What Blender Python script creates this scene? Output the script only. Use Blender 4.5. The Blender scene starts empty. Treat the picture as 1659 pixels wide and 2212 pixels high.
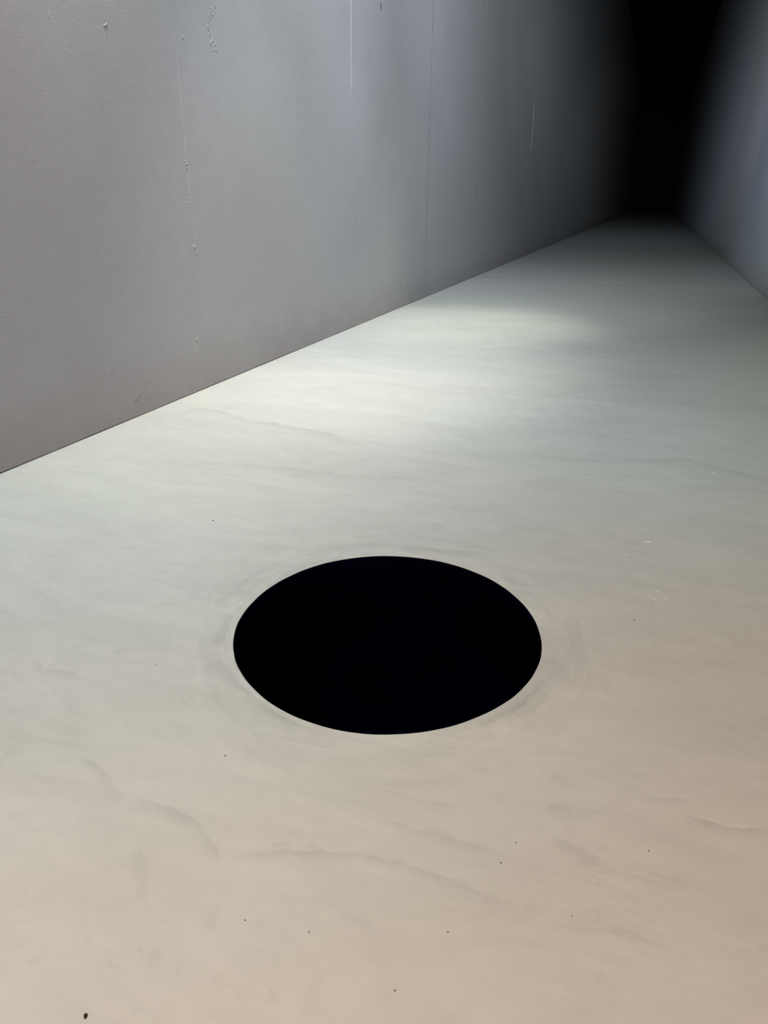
import bpy, bmesh, math, random
import numpy as np
from mathutils import Matrix, Vector, noise

sc = bpy.context.scene
col = sc.collection

# ------------------------------------------------------------------ camera
cam_data = bpy.data.cameras.new('camera')
cam = bpy.data.objects.new('camera', cam_data)
col.objects.link(cam)
cam_data.sensor_fit = 'VERTICAL'
cam_data.sensor_height = 36.0
cam_data.lens = 25.2636
cam_data.clip_start = 0.05
cam_data.clip_end = 300
R = np.array([[0.9439141774651217, 0.14168785258131894, -0.29824583485983036],
              [0.33001664949583304, -0.37548808978984893, 0.8660818122334142],
              [0.01072551331579313, -0.9159329925583338, -0.40118788180508136]])
cam.matrix_world = Matrix([[R[i][0], -R[i][1], -R[i][2], (0, 0, 1.55)[i]] for i in range(3)] + [[0, 0, 0, 1]])
sc.camera = cam

# ------------------------------------------------------------------ world, exposure
wd = bpy.data.worlds.new('dark_surround')
sc.world = wd
wd.use_nodes = True
wd.node_tree.nodes['Background'].inputs[0].default_value = (0.0, 0.0, 0.0, 1)
sc.view_settings.view_transform = 'Standard'
sc.view_settings.look = 'None'
sc.view_settings.gamma = 1.0
sc.view_settings.use_curve_mapping = False
sc.view_settings.exposure = 0.0

# ------------------------------------------------------------------ lights (unseen, no fixtures; added and fitted to brightness of floor and walls)
def spot(name, loc, aim, power, color, size_deg, blend, radius):
    d = bpy.data.lights.new(name, 'SPOT')
    d.energy = power; d.color = color
    d.spot_size = math.radians(size_deg); d.spot_blend = blend
    d.shadow_soft_size = radius
    o = bpy.data.objects.new(name, d); col.objects.link(o)
    o.location = loc
    o.rotation_euler = (Vector(aim) - Vector(loc)).to_track_quat('-Z', 'Y').to_euler()
    return o

def area(name, loc, aim, power, color, sx, sy, spread=180):
    d = bpy.data.lights.new(name, 'AREA')
    d.shape = 'RECTANGLE'; d.size = sx; d.size_y = sy
    d.energy = power; d.color = color; d.spread = math.radians(spread)
    o = bpy.data.objects.new(name, d); col.objects.link(o)
    o.location = loc
    o.rotation_euler = (Vector(aim) - Vector(loc)).to_track_quat('-Z', 'Y').to_euler()
    return o

#LIGHTS_BEGIN
spot('unseen_floor_spot',(-2,6,5.4),(-2.9,6.2,0),328.6,(0.828, 0.869, 1.000),60,1,.2)
spot('unseen_floor_spot',(-1,6,6.5),(-2.7,6.8,0),524.0,(1.000, 0.976, 0.692),50,1,.2)
spot('unseen_floor_spot',(-2.9,4,5.4),(-3,4.5,0),407.0,(1.000, 0.970, 0.724),60,1,.2)
spot('unseen_floor_spot',(-2.2,9,5.4),(-2.6,8.5,0),229.8,(0.856, 0.912, 1.000),60,1,.2)
spot('unseen_floor_spot',(-2.6,2,5.4),(-2.8,1.5,0),223.6,(0.273, 0.883, 1.000),70,1,.2)
area('unseen_area_lamp',(-.7,-2,5),(-.7,-2,0),267.3,(1.000, 0.696, 0.527),1,1)
area('unseen_area_lamp',(-2.6,6,5.8),(-2.6,6,0),83.6,(0.738, 1.000, 0.648),1,1)
spot('unseen_wall_spot',(1.5,9,6.5),(-3.5,15,4),693.5,(0.753, 0.827, 1.000),70,1,.2)  # wall spots are added to brighten the walls, no known fixtures
spot('unseen_wall_spot',(-2.8,10,6.5),(2.05,22,5.5),531.0,(0.963, 1.000, 0.763),70,1,.2)
spot('unseen_wall_spot',(-2.8,8,6.5),(2.05,14,4),490.2,(0.775, 0.881, 1.000),50,1,.2)
spot('unseen_wall_spot',(1.6,5,6.5),(-3.5,45,4),4307.3,(0.824, 0.938, 1.000),26,1,.2)
spot('unseen_wall_spot',(1.6,8,6.5),(-3.5,30,4),1561.8,(0.662, 0.830, 1.000),36,1,.2)
spot('unseen_floor_spot',(0,9,7),(-3.0,11.5,0),227.9,(0.736, 1.000, 0.829),36,1,.2)
spot('unseen_floor_spot',(-.5,5,7),(-.4,4.6,0),147.3,(0.354, 0.895, 1.000),36,1,.2)
spot('unseen_wall_spot',(1.5,4,8),(-3.5,12,3.5),2524.7,(0.905, 0.978, 1.000),70,1,.2)
spot('unseen_wall_spot',(-3.2,16,6),(2.05,19,3.5),79.8,(0.010, 0.000, 1.000),60,1,.2)
spot('unseen_wall_spot',(-3.2,8,3.0),(2.05,30,4),2125.0,(0.892, 0.881, 1.000),26,1,.3)
spot('unseen_wall_spot',(1.9,6,3.4),(-3.5,60,4.5),6822.4,(0.961, 0.993, 1.000),16,1,.3)
spot('unseen_floor_spot',(-1.5,10,6),(-2.2,9.8,0),425.3,(1.000, 0.995, 0.615),40,1,.2)
spot('unseen_wall_spot',(1.5,5,9),(-3.5,6,4),1169.2,(0.630, 0.578, 1.000),100,1,.4)
spot('unseen_wall_spot',(-3,12,5),(2.05,40,2.5),1141.5,(0.557, 0.672, 1.000),24,1,.4)
spot('unseen_wall_spot',(-3,9,4),(2.05,19,.5),197.5,(0.858, 1.000, 0.914),40,1,.4)
#LIGHTS_END

# ------------------------------------------------------------------ helpers
def mat(name):
    m = bpy.data.materials.new(name); m.use_nodes = True
    nt = m.node_tree
    return m, nt, nt.nodes['Principled BSDF']

def N(nt, kind, **kw):
    n = nt.nodes.new(kind)
    for k, v in kw.items():
        setattr(n, k, v)
    return n

def L(nt, a, b):
    nt.links.new(a, b)

def math_node(nt, op, a, b=None, c=None):
    n = N(nt, 'ShaderNodeMath', operation=op)
    for i, v in enumerate((a, b, c)):
        if v is None: continue
        if isinstance(v, (int, float)): n.inputs[i].default_value = v
        else: L(nt, v, n.inputs[i])
    return n.outputs[0]

def noise_tex(nt, vec, scale, detail=4, rough=0.55, dist=0.0):
    n = N(nt, 'ShaderNodeTexNoise')
    L(nt, vec, n.inputs['Vector'])
    n.inputs['Scale'].default_value = scale
    n.inputs['Detail'].default_value = detail
    n.inputs['Roughness'].default_value = rough
    n.inputs['Distortion'].default_value = dist
    return n.outputs['Fac']

def link_mesh(name, verts, faces, material, parent=None, smooth=False, kind=None):
    me = bpy.data.meshes.new(name)
    me.from_pydata([tuple(v) for v in verts], [], faces)
    me.update()
    if smooth:
        for p in me.polygons: p.use_smooth = True
    if material: me.materials.append(material)
    o = bpy.data.objects.new(name, me); col.objects.link(o)
    if parent: o.parent = parent
    if kind: o['kind'] = kind
    return o

def box_data(x0, x1, y0, y1, z0, z1):
    v = [(x0, y0, z0), (x1, y0, z0), (x1, y1, z0), (x0, y1, z0), (x0, y0, z1), (x1, y0, z1), (x1, y1, z1), (x0, y1, z1)]
    f = [(0, 3, 2, 1), (4, 5, 6, 7), (0, 1, 5, 4), (1, 2, 6, 5), (2, 3, 7, 6), (3, 0, 4, 7)]
    return v, f

def box(name, b, material, parent=None, kind=None):
    v, f = box_data(*b)
    return link_mesh(name, v, f, material, parent, kind=kind)

# ------------------------------------------------------------------ materials
def wall_paint(name, rgb, rough, grain=0.55):
    m, nt, bs = mat(name)
    tc = N(nt, 'ShaderNodeTexCoord').outputs['Object']
    big = noise_tex(nt, tc, 0.9, 3, 0.5)
    mid = noise_tex(nt, tc, 6.0, 4, 0.55, 0.4)
    mx = N(nt, 'ShaderNodeMix', data_type='RGBA')
    L(nt, math_node(nt, 'MULTIPLY_ADD', big, 0.7, math_node(nt, 'MULTIPLY', mid, 0.3)), mx.inputs['Factor'])
    mx.inputs[6].default_value = (*[c * 0.90 for c in rgb], 1)
    mx.inputs[7].default_value = (*[min(1, c * 1.10) for c in rgb], 1)
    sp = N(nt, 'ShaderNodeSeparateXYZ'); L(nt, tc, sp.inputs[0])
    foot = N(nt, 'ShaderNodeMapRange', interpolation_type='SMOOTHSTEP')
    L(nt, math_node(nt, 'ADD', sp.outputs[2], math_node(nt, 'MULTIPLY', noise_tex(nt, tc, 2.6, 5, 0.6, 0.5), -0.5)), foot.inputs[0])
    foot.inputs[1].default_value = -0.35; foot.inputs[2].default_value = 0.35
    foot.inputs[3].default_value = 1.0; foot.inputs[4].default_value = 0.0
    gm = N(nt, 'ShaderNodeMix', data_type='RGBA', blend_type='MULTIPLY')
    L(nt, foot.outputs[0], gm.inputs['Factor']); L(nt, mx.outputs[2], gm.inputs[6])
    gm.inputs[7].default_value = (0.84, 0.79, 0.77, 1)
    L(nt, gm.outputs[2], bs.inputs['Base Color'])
    bs.inputs['Roughness'].default_value = rough
    bs.inputs['Specular IOR Level'].default_value = 0.3
    fine = noise_tex(nt, tc, 95.0, 3, 0.6)
    wave = noise_tex(nt, tc, 3.5, 3, 0.5)
    b1 = N(nt, 'ShaderNodeBump'); b1.inputs['Strength'].default_value = grain; b1.inputs['Distance'].default_value = 0.004
    L(nt, fine, b1.inputs['Height'])
    b2 = N(nt, 'ShaderNodeBump'); b2.inputs['Strength'].default_value = 0.25; b2.inputs['Distance'].default_value = 0.02
    L(nt, wave, b2.inputs['Height']); L(nt, b1.outputs[0], b2.inputs['Normal'])
    L(nt, b2.outputs[0], bs.inputs['Normal'])
    return m

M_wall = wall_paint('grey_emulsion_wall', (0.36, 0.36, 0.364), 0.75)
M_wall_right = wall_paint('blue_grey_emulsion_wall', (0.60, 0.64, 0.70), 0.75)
M_ceil_and_end_shade = wall_paint('dark_ceiling_and_end_shade', (0.03, 0.03, 0.032), 0.9)

def plain(name, rgb, rough, spec=0.3, var=0.15, scale=40):
    m, nt, bs = mat(name)
    tc = N(nt, 'ShaderNodeTexCoord').outputs['Object']
    n = noise_tex(nt, tc, scale, 3)
    mx = N(nt, 'ShaderNodeMix', data_type='RGBA')
    L(nt, n, mx.inputs['Factor'])
    mx.inputs[6].default_value = (*[c * (1 - var) for c in rgb], 1)
    mx.inputs[7].default_value = (*[min(1, c * (1 + var)) for c in rgb], 1)
    L(nt, mx.outputs[2], bs.inputs['Base Color'])
    bs.inputs['Roughness'].default_value = rough
    bs.inputs['Specular IOR Level'].default_value = spec
    return m

M_joint_shade = plain('joint_shade_grey', (0.20, 0.205, 0.21), 0.9, 0.1)  # dark grey stands in for the shade inside open panel joints
M_gap = plain('dark_joint', (0.03, 0.03, 0.03), 0.9, 0.1)
M_filler = plain('pale_filler', (0.62, 0.63, 0.64), 0.7)
M_fleck = plain('white_paint', (0.80, 0.80, 0.78), 0.6)
M_grit = plain('dark_dirt', (0.035, 0.025, 0.018), 0.9, 0.2, 0.6, 400)
M_grey_grit = plain('grey_dirt', (0.22, 0.20, 0.18), 0.9, 0.2, 0.3, 400)
M_velvet, ntv, bv = mat('light_absorbing_blue_black_pigment')
tcv = N(ntv, 'ShaderNodeTexCoord').outputs['Object']
mxv = N(ntv, 'ShaderNodeMix', data_type='RGBA')
L(ntv, noise_tex(ntv, tcv, 2.0, 2), mxv.inputs['Factor'])
mxv.inputs[6].default_value = (0.0006, 0.0007, 0.0040, 1)
mxv.inputs[7].default_value = (0.0014, 0.0020, 0.0200, 1)
L(ntv, mxv.outputs[2], bv.inputs['Base Color'])
bv.inputs['Roughness'].default_value = 1.0
bv.inputs['Specular IOR Level'].default_value = 0.0

# poured and trowelled floor screed
HC = (-0.76507675, 2.28384008)
M_floor, nt, bs = mat('trowelled_pale_screed')
geo = N(nt, 'ShaderNodeTexCoord').outputs['Object']
at = N(nt, 'ShaderNodeAttribute', attribute_name='trowel').outputs['Fac']
mp = N(nt, 'ShaderNodeMapping'); L(nt, geo, mp.inputs['Vector'])
mp.inputs['Rotation'].default_value = (0, 0, math.radians(-20)); mp.inputs['Scale'].default_value = (0.55, 1.5, 1.0)
mp2 = N(nt, 'ShaderNodeMapping'); L(nt, geo, mp2.inputs['Vector'])
mp2.inputs['Rotation'].default_value = (0, 0, math.radians(-12)); mp2.inputs['Scale'].default_value = (0.8, 1.25, 1.0)
clouds = noise_tex(nt, mp.outputs[0], 1.3, 5, 0.62, 1.2)
sweep = noise_tex(nt, mp.outputs[0], 3.4, 6, 0.6, 2.2)
mott = noise_tex(nt, geo, 14.0, 5, 0.6, 0.8)
# concentric hand-trowel sweeps close round the hole
sub = N(nt, 'ShaderNodeVectorMath', operation='SUBTRACT'); L(nt, geo, sub.inputs[0]); sub.inputs[1].default_value = (HC[0], HC[1], 0)
ln = N(nt, 'ShaderNodeVectorMath', operation='LENGTH'); L(nt, sub.outputs[0], ln.inputs[0])
sep = N(nt, 'ShaderNodeSeparateXYZ'); L(nt, sub.outputs[0], sep.inputs[0])
ang = math_node(nt, 'ARCTAN2', sep.outputs[1], sep.outputs[0])
cmb = N(nt, 'ShaderNodeCombineXYZ')
L(nt, math_node(nt, 'MULTIPLY', ln.outputs['Value'], 11.0), cmb.inputs[0])
L(nt, math_node(nt, 'MULTIPLY', math_node(nt, 'COSINE', ang), 1.7), cmb.inputs[1])
L(nt, math_node(nt, 'MULTIPLY', math_node(nt, 'SINE', ang), 1.7), cmb.inputs[2])
ringn = noise_tex(nt, cmb.outputs[0], 1.5, 6, 0.65, 0.9)
mr = N(nt, 'ShaderNodeMapRange', interpolation_type='SMOOTHSTEP'); L(nt, ln.outputs['Value'], mr.inputs[0])
mr.inputs[1].default_value = 0.60; mr.inputs[2].default_value = 0.98; mr.inputs[3].default_value = 1.0; mr.inputs[4].default_value = 0.0
ring = math_node(nt, 'MULTIPLY', mr.outputs[0], math_node(nt, 'SUBTRACT', ringn, 0.52))
v = math_node(nt, 'ADD', math_node(nt, 'MULTIPLY', math_node(nt, 'SUBTRACT', clouds, 0.5), 0.26),
              math_node(nt, 'MULTIPLY', math_node(nt, 'SUBTRACT', sweep, 0.5), 0.19))
v = math_node(nt, 'ADD', v, math_node(nt, 'MULTIPLY', math_node(nt, 'SUBTRACT', mott, 0.5), 0.09))
lapn = noise_tex(nt, mp2.outputs[0], 1.7, 5, 0.55, 1.4)
lap = math_node(nt, 'FRACT', math_node(nt, 'MULTIPLY', lapn, 6.0))
lapm = math_node(nt, 'POWER', lap, 5.0)
lapk = N(nt, 'ShaderNodeMapRange'); L(nt, noise_tex(nt, geo, 1.1, 2, 0.5), lapk.inputs[0])
lapk.inputs[1].default_value = 0.42; lapk.inputs[2].default_value = 0.62
v = math_node(nt, 'SUBTRACT', v, math_node(nt, 'MULTIPLY', math_node(nt, 'MULTIPLY', lapm, lapk.outputs[0]), 0.055))
v = math_node(nt, 'ADD', v, math_node(nt, 'MULTIPLY', ring, 0.52))
v = math_node(nt, 'SUBTRACT', v, at)
gain = math_node(nt, 'ADD', v, 1.0)
tint = N(nt, 'ShaderNodeMix', data_type='RGBA')
L(nt, noise_tex(nt, geo, 1.7, 3, 0.5, 0.6), tint.inputs['Factor'])
tint.inputs[6].default_value = (0.640, 0.632, 0.612, 1)
tint.inputs[7].default_value = (0.622, 0.630, 0.612, 1)
vm = N(nt, 'ShaderNodeVectorMath', operation='SCALE')
L(nt, tint.outputs[2], vm.inputs[0]); L(nt, gain, vm.inputs['Scale'])
L(nt, vm.outputs[0], bs.inputs['Base Color'])
L(nt, math_node(nt, 'MULTIPLY_ADD', sweep, 0.18, 0.46), bs.inputs['Roughness'])
bs.inputs['Specular IOR Level'].default_value = 0.4
fb = N(nt, 'ShaderNodeBump'); fb.inputs['Strength'].default_value = 0.10; fb.inputs['Distance'].default_value = 0.002
L(nt, noise_tex(nt, geo, 260.0, 2, 0.6), fb.inputs['Height'])
fb2 = N(nt, 'ShaderNodeBump'); fb2.inputs['Strength'].default_value = 0.12; fb2.inputs['Distance'].default_value = 0.02
L(nt, sweep, fb2.inputs['Height']); L(nt, fb.outputs[0], fb2.inputs['Normal'])
L(nt, fb2.outputs[0], bs.inputs['Normal'])

# ------------------------------------------------------------------ floor (one pour, with the round opening cut in it)
FC = [0.60476, -0.00048, 0.00153, -0.01169, -0.00327, 0.00111, 0.0, 0.00074, 0.00046, 0.00113, -0.00077]
def hole_r(t):
    r = FC[0] + 0 * t
    for k in range(1, 6):
        r = r + FC[2 * k - 1] * np.cos(k * t) + FC[2 * k] * np.sin(k * t)
    # hand-cut edge: tiny facets and wobbles
    return r + 0.0005 * np.sin(13 * t + 1.0) + 0.0003 * np.sin(29 * t + 2.0)

STROKES = [[[-1.393,1.296],[-1.296,1.27],[-1.223,1.229],[-1.168,1.194]],[[-1.133,1.212],[-1.061,1.219],[-0.979,1.207],[-0.917,1.191],[-0.85,1.143],[-0.813,1.111]],[[-0.796,1.14],[-0.732,1.17],[-0.644,1.205],[-0.557,1.229],[-0.47,1.253],[-0.397,1.258],[-0.299,1.26],[-0.214,1.252],[-0.143,1.242],[-0.076,1.244]],[[-0.065,1.245],[-0.013,1.263],[0.052,1.268],[0.116,1.268],[0.219,1.256],[0.317,1.251]],[[0.396,1.285],[0.437,1.311],[0.476,1.331],[0.568,1.37]],[[0.195,1.691],[0.239,1.717],[0.282,1.729],[0.325,1.734]],[[0.308,1.672],[0.37,1.672],[0.427,1.664],[0.521,1.698],[0.618,1.745]],[[-0.034,1.469],[0.02,1.472],[0.069,1.451],[0.105,1.434]],[[0.206,1.441],[0.25,1.447],[0.304,1.458]],[[-1.028,1.071],[-0.984,1.035],[-0.949,0.991],[-0.922,0.947]],[[-0.751,1.008],[-0.736,0.963],[-0.727,0.929]],[[-0.552,0.866],[-0.535,0.865],[-0.521,0.859],[-0.51,0.848]],[[-3.32,4.747],[-3.046,4.782],[-2.716,4.634],[-2.427,4.603],[-2.182,4.562],[-1.946,4.522],[-1.772,4.397],[-1.675,4.456]],[[-2.863,3.543],[-2.607,3.669],[-2.248,3.741],[-1.885,3.79],[-1.638,3.797],[-1.274,3.868],[-0.852,3.905]],[[-1.287,2.854],[-1.131,2.945],[-0.956,2.994],[-0.753,3.016],[-0.515,3.068]],[[-1.2,2.997],[-1.019,3.111],[-0.811,3.143],[-0.644,3.138],[-0.488,3.099]],[[-1.393,2.181],[-1.349,2.052],[-1.308,1.949]],[[-0.606,4.584],[-0.248,4.603],[0.038,4.684],[0.409,4.875],[0.626,4.769],[0.875,4.645],[1.026,4.62]],[[0.536,5.773],[0.636,5.812],[0.756,5.693]],[[-0.752,5.714],[-0.684,5.756],[-0.589,5.734]],[[-1.9,1.653],[-1.825,1.605],[-1.762,1.614],[-1.684,1.628]],[[-1.671,1.774],[-1.643,1.816]],[[-0.847,3.32],[-0.814,3.289],[-0.768,3.234]],[[-0.498,1.477],[-0.416,1.48],[-0.349,1.481],[-0.297,1.488]],[[-0.461,1.372],[-0.398,1.378],[-0.309,1.385],[-0.244,1.377],[-0.174,1.394]],[[-0.054,1.57],[-0.013,1.603],[0.019,1.605]],[[-0.057,1.699],[-0.023,1.692],[0.01,1.694]],[[-0.717,1.204],[-0.688,1.213],[-0.66,1.225]],[[-0.619,1.25],[-0.589,1.229],[-0.556,1.226]],[[-1.07,0.738],[-1.063,0.751],[-1.057,0.765]],[[-0.836,0.846],[-0.823,0.853],[-0.803,0.859]],[[-0.863,0.846],[-0.859,0.853]],[[-1.285,1.878],[-1.124,1.763],[-0.932,1.665],[-0.768,1.631]],[[-0.131,2.154],[-0.198,1.97],[-0.294,1.838]],[[-1.387,2.385],[-1.32,2.613],[-1.172,2.807]],[[-1.618,1.203],[-1.628,1.285],[-1.603,1.316]],[[-1.722,2.098],[-1.691,2.149],[-1.598,2.144]]]
DARK = [.10, .10, .10, .06, .07, .09, .15, .08, .06, .06, .06, .06, .12, .06, .10, .07, .12, .09, .08, .08,
        .08, .08, .08, .06, .08, .09, .06, .10, .07, .10, .07, .07, .09, .10, .06, .06, .06]
def axis(a, b, fine0, fine1, h, grow, cap):
    """grid lines from a to b, step h between fine0 and fine1, growing outside"""
    n = int(round((fine1 - fine0) / h))
    xs = list(np.linspace(fine0, fine1, n + 1))
    s = h
    while xs[-1] < b:
        s = min(cap, s * grow); xs.append(min(b, xs[-1] + s))
    s = h; lo = []
    x = fine0
    while x > a:
        s = min(cap, s * grow); x = max(a, x - s); lo.append(x)
    return np.array(lo[::-1] + xs)

SQ = 0.84
H0 = 0.006
xs = axis(-3.56, 2.12, HC[0] - 1.5 * SQ, HC[0] + 1.5 * SQ, H0, 1.012, 0.05)
ys = axis(-6.0, 120.0, HC[1] - 2.0 * SQ, HC[1] + 1.5 * SQ, H0, 1.01, 0.6)
nx, ny = len(xs), len(ys)
X, Y = np.meshgrid(xs, ys)
gv = np.c_[X.ravel(), Y.ravel(), np.zeros(nx * ny)]
idx = np.arange(nx * ny).reshape(ny, nx)
q = np.stack([idx[:-1, :-1], idx[:-1, 1:], idx[1:, 1:], idx[1:, :-1]], -1)
cx = (xs[:-1] + xs[1:]) / 2; cy = (ys[:-1] + ys[1:]) / 2
inside = (np.abs(cy - HC[1])[:, None] < SQ) & (np.abs(cx - HC[0])[None, :] < SQ)
quads = q[~inside].reshape(-1, 4)
i0 = int(np.argmin(np.abs(xs - (HC[0] - SQ)))); i1 = int(np.argmin(np.abs(xs - (HC[0] + SQ))))
j0 = int(np.argmin(np.abs(ys - (HC[1] - SQ)))); j1 = int(np.argmin(np.abs(ys - (HC[1] + SQ))))
loop = [idx[j0, i] for i in range(i0, i1)] + [idx[j, i1] for j in range(j0, j1)] + \
       [idx[j1, i] for i in range(i1, i0, -1)] + [idx[j, i0] for j in range(j1, j0, -1)]
loop = np.array(loop); nl = len(loop)
outer = gv[loop, :2]
th = np.arctan2(outer[:, 1] - HC[1], outer[:, 0] - HC[0])
rr = hole_r(th)
inner = np.c_[HC[0] + rr * np.cos(th), HC[1] + rr * np.sin(th)]
rings = [loop]; extra = []
nv = len(gv)
K = 60
prof = [(k / K, 0.0) for k in range(1, K)] + [(1 - 0.003 / 0.35, 0.0), (1.0, -0.0015), (1.0, -0.0035)]
for t, z in prof:
    p = outer * (1 - t) + inner * t
    extra.append(np.c_[p, np.full(nl, z)])
    rings.append(np.arange(nv, nv + nl)); nv += nl
rq = []
for a, b in zip(rings[:-1], rings[1:]):
    rq.append(np.stack([a, np.roll(a, -1), np.roll(b, -1), b], -1))
allv = np.concatenate([gv] + extra); allq = np.concatenate([quads] + rq)
used = np.zeros(len(allv), bool); used[allq.ravel()] = True
remap = np.cumsum(used) - 1
allv = allv[used]; allq = remap[allq]

def soft_noise(P, s, seed):
    """cheap smooth noise for the stroke edges"""
    return (np.sin(P[:, 0] * s + seed) * np.cos(P[:, 1] * s * 1.3 + seed * 2.1) + 0.5 * np.sin((P[:, 0] + P[:, 1]) * s * 2.3 + seed * 0.7)) / 1.5

def stroke_field(P, pts, dark, side, sharp, soft, seed):
    pts = np.array(pts)
    lo = pts.min(0) - soft * 4; hi = pts.max(0) + soft * 4
    m = np.where((P[:, 0] > lo[0]) & (P[:, 0] < hi[0]) & (P[:, 1] > lo[1]) & (P[:, 1] < hi[1]))[0]
    if not len(m): return m, np.zeros(0)
    Q = P[m]
    W = np.c_[Q[:, 0] + 0.006 * soft_noise(Q, 60, seed), Q[:, 1] + 0.006 * soft_noise(Q, 47, seed + 3)]
    best = np.full(len(m), 1e9); sd = np.zeros(len(m)); tt = np.zeros(len(m))
    seg = np.linalg.norm(np.diff(pts, axis=0), axis=1); cum = np.r_[0, np.cumsum(seg)]
    for i in range(len(seg)):
        a, b = pts[i], pts[i + 1]; d = (b - a) / seg[i]
        r = W - a; u = np.clip(r @ d, 0, seg[i]); c = r - u[:, None] * d
        dist = np.hypot(c[:, 0], c[:, 1]); s = np.sign(d[0] * r[:, 1] - d[1] * r[:, 0])
        k = dist < best
        best[k] = dist[k]; sd[k] = (s * dist)[k]; tt[k] = ((cum[i] + u) / cum[-1])[k]
    sd = sd * side
    f = np.where(sd > 0, np.exp(-sd / soft), np.exp(-(sd / sharp) ** 2))
    taper = np.clip(np.minimum(tt, 1 - tt) * 6, 0.0, 1) ** 0.5
    patch = 0.65 + 0.35 * soft_noise(Q, 21, seed + 5)
    end = np.exp(-np.maximum(0, best - soft) / soft)
    return m, dark * f * taper * patch * end

trowel = np.zeros(len(allv))
P2 = allv[:, :2]
for i, s in enumerate(STROKES):
    w = math.dist(s[0], (0, -0.3)) * 0.011 + 0.006
    m, f = stroke_field(P2, s, DARK[i % len(DARK)] * 1.7, -1, 0.0025 + w * 0.05, w, i * 1.7)
    trowel[m] += f
rng = random.Random(7)
for i in range(150):                                   # fainter sweeps of the trowel all over the floor
    x = rng.uniform(-3.3, 2.0); y = 0.4 + 14 * rng.random() ** 1.6
    a = rng.gauss(0.25, 0.5) + (math.pi if rng.random() < .5 else 0); c = rng.uniform(-1.6, 1.6)
    ln_ = rng.uniform(0.12, 0.55) * (1 + y * 0.15)
    s = []
    for k in range(8):
        s.append((x, y)); x += math.cos(a) * ln_ / 7; y += math.sin(a) * ln_ / 7; a += c * ln_ / 7 * 2
    w = rng.uniform(0.01, 0.05) * (1 + y * 0.12)
    m, f = stroke_field(P2, s, rng.uniform(0.02, 0.075) * rng.choice((1, 1, -0.6)), rng.choice((-1, 1)), 0.003 + y * .0006, w, i * 0.9)
    trowel[m] += f

me = bpy.data.meshes.new('floor')
me.vertices.add(len(allv)); me.vertices.foreach_set('co', allv.ravel().astype(np.float32))
me.loops.add(allq.size); me.loops.foreach_set('vertex_index', allq.ravel().astype(np.int32))
me.polygons.add(len(allq)); me.polygons.foreach_set('loop_start', np.arange(0, allq.size, 4, dtype=np.int32))
me.update(calc_edges=True)
att = me.attributes.new('trowel', 'FLOAT', 'POINT'); att.data.foreach_set('value', trowel.astype(np.float32))
me.materials.append(M_floor)
me.validate()
floor = bpy.data.objects.new('floor', me); col.objects.link(floor); floor['kind'] = 'structure'
floor['label'] = 'pale trowelled screed floor with a round black opening'

# ------------------------------------------------------------------ walls, ceiling
XL, XR, ZT = -3.5, 2.05, 13.0
wall_left = box('wall_left', (XL - 0.14, XL - 0.024, -6, 120, -2.2, ZT), M_gap, kind='structure')
wall_left['label'] = 'grey painted left wall of tall panels'
def wall_panel(x, t, y0, y1, side, parent, material=None):
    """painted board with a slightly wavy foot; side +1 faces +x"""
    n = max(2, int((y1 - y0) / 0.12))
    vs, fs = [], []
    for i in range(n + 1):
        y = y0 + (y1 - y0) * i / n
        zf = 0.007 + 0.0025 * noise.noise(Vector((x, y * 2.3, 0))) + 0.0015 * noise.noise(Vector((x, y * 9.0, 4)))
        vs += [(x - side * t, y, zf), (x - side * t, y, ZT), (x, y, ZT), (x, y, zf)]
    for i in range(n):
        a, b = 4 * i, 4 * i + 4
        for k in range(4):
            f = (a + k, a + (k + 1) % 4, b + (k + 1) % 4, b + k)
            fs.append(f if side > 0 else f[::-1])
    fs.append((0, 3, 2, 1) if side > 0 else (0, 1, 2, 3)); e = 4 * n
    fs.append((e, e + 1, e + 2, e + 3) if side > 0 else (e, e + 3, e + 2, e + 1))
    return link_mesh('panel', vs, fs, material or M_wall, parent)

joints = [-6.0, -1.9, 1.75, 5.35, 8.855, 12.11, 15.74, 19.0, 22.22, 26.0, 30.99, 35.5, 40.1, 45.0, 50.0, 56.0, 62.0, 70.0, 80.0, 100.0, 120.0]
gap = {8.855: .0004, 12.11: .009, 15.74: .004}
panels_l = []
for a, b in zip(joints[:-1], joints[1:]):
    ga = gap.get(a, .0004) / 2; gb = gap.get(b, .0004) / 2
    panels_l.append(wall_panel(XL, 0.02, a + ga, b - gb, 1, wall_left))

wall_right = box('wall_right', (XR + 0.024, XR + 0.14, -6, 120, -2.2, ZT), M_gap, kind='structure')
wall_right['label'] = 'grey painted right wall of tall panels'
jr = [-6.0, -1.0, 3.0, 7.0, 11.5, 16.1, 20.72, 25.4, 30.0, 35.0, 40.0, 46.0, 54.0, 62.0, 70.0, 80.0, 100.0, 120.0]
for a, b in zip(jr[:-1], jr[1:]):
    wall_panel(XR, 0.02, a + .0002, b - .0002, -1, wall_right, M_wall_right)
wb = box('wall_back', (XL - 0.14, XR + 0.14, 120, 120.12, 0, ZT), M_ceil_and_end_shade, kind='structure')  # near-black colour stands in for the darkness of the unlit far end
wf = box('wall_front', (XL - 0.14, XR + 0.14, -6.12, -6, 0, ZT), M_wall, kind='structure')
ce = box('ceiling', (XL - 0.14, XR + 0.14, -6.12, 120.12, ZT, ZT + 0.1), M_ceil_and_end_shade, kind='structure')

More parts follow.
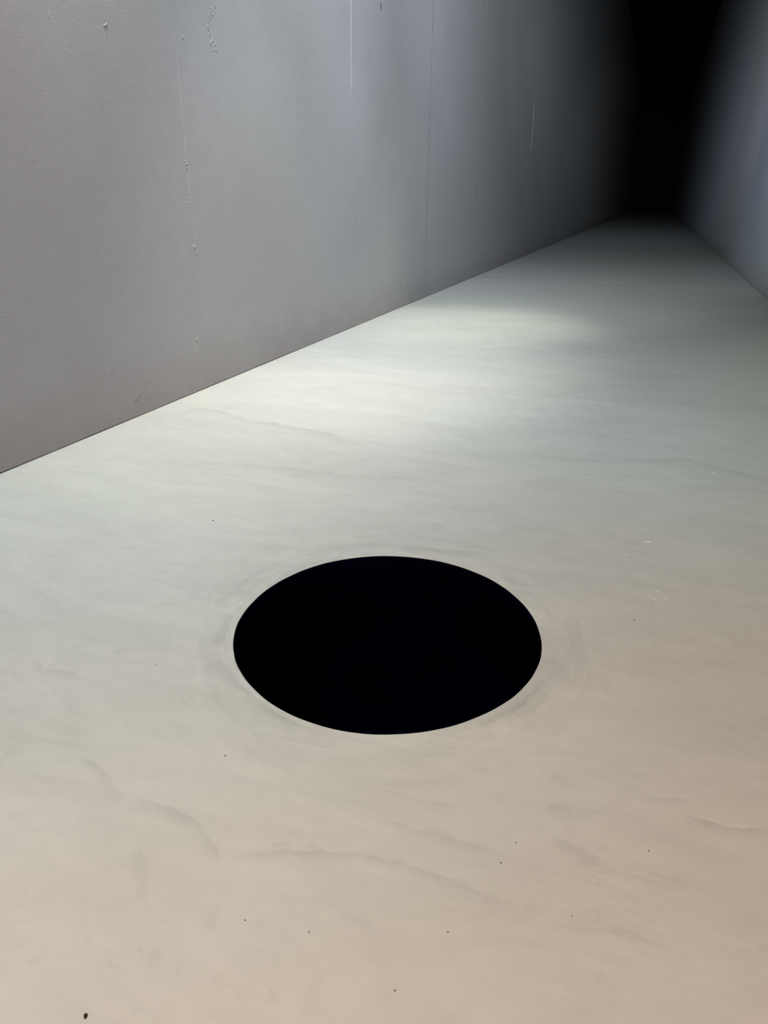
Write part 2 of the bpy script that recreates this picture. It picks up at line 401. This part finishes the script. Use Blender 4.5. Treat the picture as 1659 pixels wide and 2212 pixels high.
# filler ridges over the joints; dark strips paint the shade of open ones
def ridge(y, z0, z1, width, height, material, seed, side=1, x=XL, parent=None, label=None):
    n = max(6, int((z1 - z0) / 0.03)); vs, fs = [], []
    for i in range(n + 1):
        z = z0 + (z1 - z0) * i / n
        e = min(1.0, min(i, n - i) / 3.0)
        a = noise.noise(Vector((seed, z * 9, 0.3))); b = noise.noise(Vector((seed + 7, z * 2.2, 1.3)))
        h_ = height * max(0.15, 0.7 + 0.9 * a) * e; w_ = width * (0.8 + 0.5 * a) * (0.3 + 0.7 * e)
        yc = y + 0.006 * b + 0.002 * a
        vs += [(x - side * 0.001, yc - w_ / 2, z), (x + side * h_, yc - w_ * 0.12, z), (x + side * h_ * 0.9, yc + w_ * 0.15, z), (x - side * 0.001, yc + w_ / 2, z)]
    for i in range(n):
        a, b = 4 * i, 4 * i + 4
        for k in range(3):
            f = (a + k, a + k + 1, b + k + 1, b + k)
            fs.append(f if side > 0 else f[::-1])
    o = link_mesh('joint_filler_or_shade', vs, fs, material, parent, smooth=True)
    if label: o['label'] = label
    return o

def pan(y):
    for k, (a, b) in enumerate(zip(joints[:-1], joints[1:])):
        if a <= y < b: return panels_l[k]
ridge(5.348, 1.15, 5.9, 0.012, 0.0022, M_wall, 1.0, parent=panels_l[2])
ridge(5.352, 1.45, 2.95, 0.004, 0.0015, M_filler, 1.6, parent=panels_l[2], label='pale raised filler line')
ridge(5.330, 0.35, 1.15, 0.010, 0.0012, M_wall, 2.0, parent=panels_l[2])
ridge(8.842, 2.66, 5.9, 0.010, 0.003, M_filler, 3.0, parent=panels_l[3], label='pale raised filler line')
ridge(8.856, 0.02, 2.6, 0.010, 0.0012, M_wall, 4.0, parent=panels_l[3])
ridge(12.11, 0.01, 12.9, 0.030, 0.0035, M_joint_shade, 9.0, parent=panels_l[4], label='dark strip for hairline joint shade')  # dark strip painted in place of the gap's shadow
ridge(15.74, 0.01, 1.9, 0.034, 0.0035, M_joint_shade, 10.0, parent=panels_l[5], label='dark strip for hairline joint shade')
ridge(15.72, 3.0, 9.0, 0.026, 0.003, M_wall, 11.0, parent=panels_l[5])
ridge(22.235, 2.7, 3.95, 0.045, 0.009, M_filler, 5.0, parent=panels_l[7], label='pale raised filler line')
ridge(22.22, 0.02, 2.7, 0.03, 0.004, M_wall, 5.5, parent=panels_l[7])
ridge(30.99, 0.02, 0.6, 0.06, 0.008, M_filler, 6.0, parent=panels_l[9], label='pale raised filler line')
ridge(40.10, 0.72, 1.1, 0.12, 0.015, M_fleck, 7.0, parent=panels_l[11], label='white scrape')
ridge(20.722, 0.01, 2.9, 0.035, 0.006, M_filler, 8.0, side=-1, x=XR, parent=wall_right, label='pale raised filler line')

# lumps of filler and paint on the left wall
LUMPS = [[5.291,2.421],[5.34,2.336],[5.345,1.774],[5.346,1.745],[5.346,1.56],[5.328,1.493],[5.356,1.162],[5.375,1.111],[5.365,0.553],[5.266,0.429],[5.266,0.34],[5.215,0.334],[4.567,2.541],[4.063,2.494],[5.451,2.62],[5.887,2.874],[5.896,2.845],[5.845,2.82],[5.814,2.751],[5.835,2.712],[5.877,2.679],[5.838,2.648],[5.906,2.646],[5.915,2.613],[5.883,2.182],[3.76,1.728],[5.059,1.577],[3.343,1.04],[3.328,0.891],[3.349,0.768],[3.355,0.652],[3.35,0.501],[3.195,0.302],[3.349,0.119],[3.348,0.254],[4.171,0.38],[4.24,1.171],[4.41,0.133],[4.524,0.105],[8.809,1.943],[8.856,1.249],[8.861,0.613],[8.809,2.621],[9.831,3.667]]
def blob(y, z, ry, rz, h_, material, parent, seed, name='filler_lump', ang=0.0):
    vs, fs = [], []
    na, nr = 18, 6
    vs.append((XL + h_, y, z))
    for r in range(1, nr + 1):
        t = r / nr
        for k in range(na):
            a = 2 * math.pi * k / na
            w = 1 + 0.75 * noise.noise(Vector((math.cos(a) * 1.3 + seed * 3.1, math.sin(a) * 1.3, seed)))
            u, v_ = ry * t * w * math.cos(a), rz * t * w * math.sin(a)
            yy = u * math.cos(ang) - v_ * math.sin(ang); zz = u * math.sin(ang) + v_ * math.cos(ang)
            hh = h_ * (math.cos(t * math.pi / 2) ** 1.2 if r < nr else 0) * (0.9 + 1.3 * noise.noise(Vector(((y + yy) * 90, (z + zz) * 90, seed)))) if r < nr else -0.0006
            vs.append((XL + hh, y + yy, z + zz))
    for k in range(na):
        fs.append((0, 1 + k, 1 + (k + 1) % na))
    for r in range(nr - 1):
        for k in range(na):
            a = 1 + r * na
            fs.append((a + k, a + na + k, a + na + (k + 1) % na, a + (k + 1) % na))
    return link_mesh(name, vs, fs, material, parent, smooth=True)
rl = random.Random(3)
big = {2: (.022, .03, .007), 3: (.018, .02, .005), 6: (.028, .03, .007), 7: (.02, .022, .006), 8: (.02, .022, .005), 9: (.025, .035, .007),
       10: (.03, .03, .007), 11: (.02, .015, .006), 12: (.030, .009, .008), 39: (.022, .03, .006), 40: (.03, .045, .006), 41: (.03, .04, .006), 42: (.02, .05, .004)}
for i, (y, z) in enumerate(LUMPS):
    ry, rz, hh = big.get(i, (rl.uniform(.006, .014), rl.uniform(.007, .016), rl.uniform(.002, .005)))
    if i in big and i != 12: hh *= 0.85
    elif i not in big: hh *= 0.9
    if 15 <= i <= 23: ry, rz, hh = rl.uniform(.012, .022), rl.uniform(.018, .04), rl.uniform(.003, .006)
    blob(y, z, ry, rz, hh, M_wall, pan(y), i * 1.37, ang=rl.uniform(-.5, .5))
for i in range(26):                                    # crumbly patch high between the first two joints
    t = i / 25
    y = 5.90 - 0.07 * math.sin(t * 3.0) + rl.gauss(0, .018); z = 2.90 - 0.32 * t + rl.gauss(0, .01)
    blob(y, z, rl.uniform(.004, .011), rl.uniform(.005, .014), rl.uniform(.002, .005), M_wall, pan(y), 50 + i)
blob(9.831, 3.667, .01, .05, .004, M_gap, pan(9.8), 91, 'dark_scuff', 0.35)
blob(4.41, 0.133, .045, .0025, .0012, M_gap, pan(4.4), 92, 'dark_scuff', 0.45)
blob(4.171, 0.38, .022, .005, .0012, M_gap, pan(4.1), 93, 'dark_scuff', 0.1)

# ------------------------------------------------------------------ the round black pit set in the floor
pit = bpy.data.objects.new('black_pit', None); col.objects.link(pit)
pit.location = (HC[0], HC[1], -2.0)
pit['label'] = 'round deep black pit sunk flush in the middle of the pale floor'
pit['category'] = 'pit'
nS = 256
ths = np.linspace(0, 2 * math.pi, nS, endpoint=False); rs = hole_r(ths)
pv, pf = [], []
levels = [(-0.0015, 0.0025), (-0.0032, 0.0), (-0.02, 0.0), (-0.12, 0.05), (-0.45, 0.22), (-0.9, 0.36), (-1.4, 0.36), (-1.75, 0.24), (-1.95, 0.0)]
for z, grow in levels:                                 # the void swells below the rim, like a lined bowl
    for t, r in zip(ths, rs):
        pv.append(((r + grow) * math.cos(t), (r + grow) * math.sin(t), z + 2.0))
for k in range(len(levels) - 1):
    for j in range(nS):
        a = k * nS
        pf.append((a + j, a + (j + 1) % nS, a + nS + (j + 1) % nS, a + nS + j))
link_mesh('pit_lining', pv, pf, M_velvet, pit, smooth=True)
bvv = [(0, 0, 0.0)] ; bff = []
last = [( (r) * math.cos(t), (r) * math.sin(t), 0.05) for t, r in zip(ths, rs)]
bvv += last
for j in range(nS): bff.append((0, 1 + j, 1 + (j + 1) % nS))
link_mesh('pit_bottom', bvv, bff, M_velvet, pit, smooth=True)

# ------------------------------------------------------------------ white paint flecks in the floor surface (parts of the floor)
FLECK = [[0.194,3.463,0.0294],[0.179,3.452,0.0122],[0.139,3.377,0.012],[0.096,3.276,0.014],[0.234,2.956,0.0172],[0.225,2.882,0.0127],[0.268,2.902,0.0149],[0.229,2.851,0.0105],[-0.011,5.533,0.0333],[0.083,5.911,0.0157],[0.587,5.211,0.0387],[0.564,4.638,0.0285],[0.473,7.079,0.0281],[0.537,7.403,0.0147],[0.805,8.491,0.0223],[-3.165,4.525,0.0998],[-3.292,4.24,0.0144]]
def chip(name, x, y, lx, ly, h_, ang, material, parent, seed):
    n = 9; vs = [(0, 0, h_)]; fs = []
    for ring_, (t, hh) in enumerate(((0.6, h_ * .9), (1.0, 0.0))):
        for k in range(n):
            a = 2 * math.pi * k / n
            w = 1 + 0.6 * noise.noise(Vector((math.cos(a) * 1.7 + seed, math.sin(a) * 1.7, seed * 2.3)))
            vs.append((lx * t * w * math.cos(a), ly * t * w * math.sin(a), hh))
    for k in range(n):
        fs.append((0, 1 + k, 1 + (k + 1) % n))
        fs.append((1 + k, 1 + n + k, 1 + n + (k + 1) % n, 1 + (k + 1) % n))
    fs.append(tuple(1 + n + k for k in reversed(range(n))))
    o = link_mesh(name, vs, fs, material, parent)
    o.location = (x, y, 0.0); o.rotation_euler = (0, 0, ang)
    return o
for i, (x, y, s) in enumerate(FLECK):
    s = s / 2
    if i in (8, 10): chip('paint_fleck', x, y, s * 1.4, s * 0.2, .0006, 2.0, M_fleck, floor, i)
    elif i == 15: chip('paint_fleck', x, y, s * 2.2, s * 0.06, .0006, 1.45, M_fleck, floor, i)
    else: chip('paint_fleck', x, y, s * .85, s * 1.0, .0006, rl.uniform(0, 3), M_fleck, floor, i)
for i in range(16):
    x, y = rl.choice(((0.23, 2.9), (0.19, 3.42), (0.1, 3.3), (0.02, 5.6), (0.5, 7.0)))
    chip('paint_fleck', x + rl.gauss(0, .03), y + rl.gauss(0, .04), rl.uniform(.0015, .004), rl.uniform(.002, .006), .0005, rl.uniform(0, 3), M_fleck, floor, 30 + i)

# ------------------------------------------------------------------ loose crumbs of dirt
GRIT = [[-0.873,0.688,0.0098],[-0.995,1.444,0.006],[-0.138,1.348,0.0046],[-0.113,1.424,0.0041],[0.217,1.515,0.0056],[0.048,1.258,0.0039],[-1.947,2.925,0.0099],[-1.47,1.762,0.0054],[0.15,2.676,0.008],[-0.218,1.12,0.005],[-0.519,1.012,0.005],[-0.291,0.952,0.0059],[-0.672,0.988,0.005]]
GL = ['largest dark crumb of dirt, on the floor near the bottom left corner',
      'dark crumb on the floor below and left of the black pit',
      'tiny dark crumb below and right of the pit, the lower of two close together',
      'tiny dark crumb below and right of the pit, the upper of two close together',
      'grey speck on the near floor, rightmost of the specks below the pit',
      'grey speck on the near floor at the lower right of the photo',
      'small dark crumb on the pale floor between left wall and black pit',
      'grey speck on the floor left of the black pit, level with its middle',
      'grey speck on the floor right of the black pit, below white paint flecks',
      'grey speck on the near floor below the right half of the pit',
      'grey speck on the near floor below the left half of the pit',
      'grey speck closest to the bottom edge, straight below the pit',
      'grey speck below the left rim of the pit, leftmost on the near floor']
def crumb(x, y, s, material, seed):
    bm = bmesh.new(); bmesh.ops.create_icosphere(bm, subdivisions=2, radius=1)
    for v_ in bm.verts:
        d = 1 + 0.55 * noise.noise(v_.co * 1.4 + Vector((seed, 0, 0)))
        v_.co = Vector((v_.co.x * s * .55 * d, v_.co.y * s * .75 * d, max(-0.4, v_.co.z) * s * .40 * d))
    zmin = min(v_.co.z for v_ in bm.verts)
    for v_ in bm.verts: v_.co.z -= zmin
    me = bpy.data.meshes.new('dirt_crumb'); bm.to_mesh(me); bm.free(); me.materials.append(material)
    o = bpy.data.objects.new('dirt_crumb', me); col.objects.link(o)
    o.location = (x, y, 0); o.rotation_euler = (0, 0, seed)
    o['category'] = 'dirt crumb'; o['group'] = 'crumbs of dirt on the floor'
    return o
for i, (x, y, s) in enumerate(GRIT):
    o = crumb(x, y, s * .72 if i == 0 else s * .6, M_grit if i < 4 or i in (6,) else M_grey_grit, i * 1.9 + .6)
    o['label'] = GL[i]
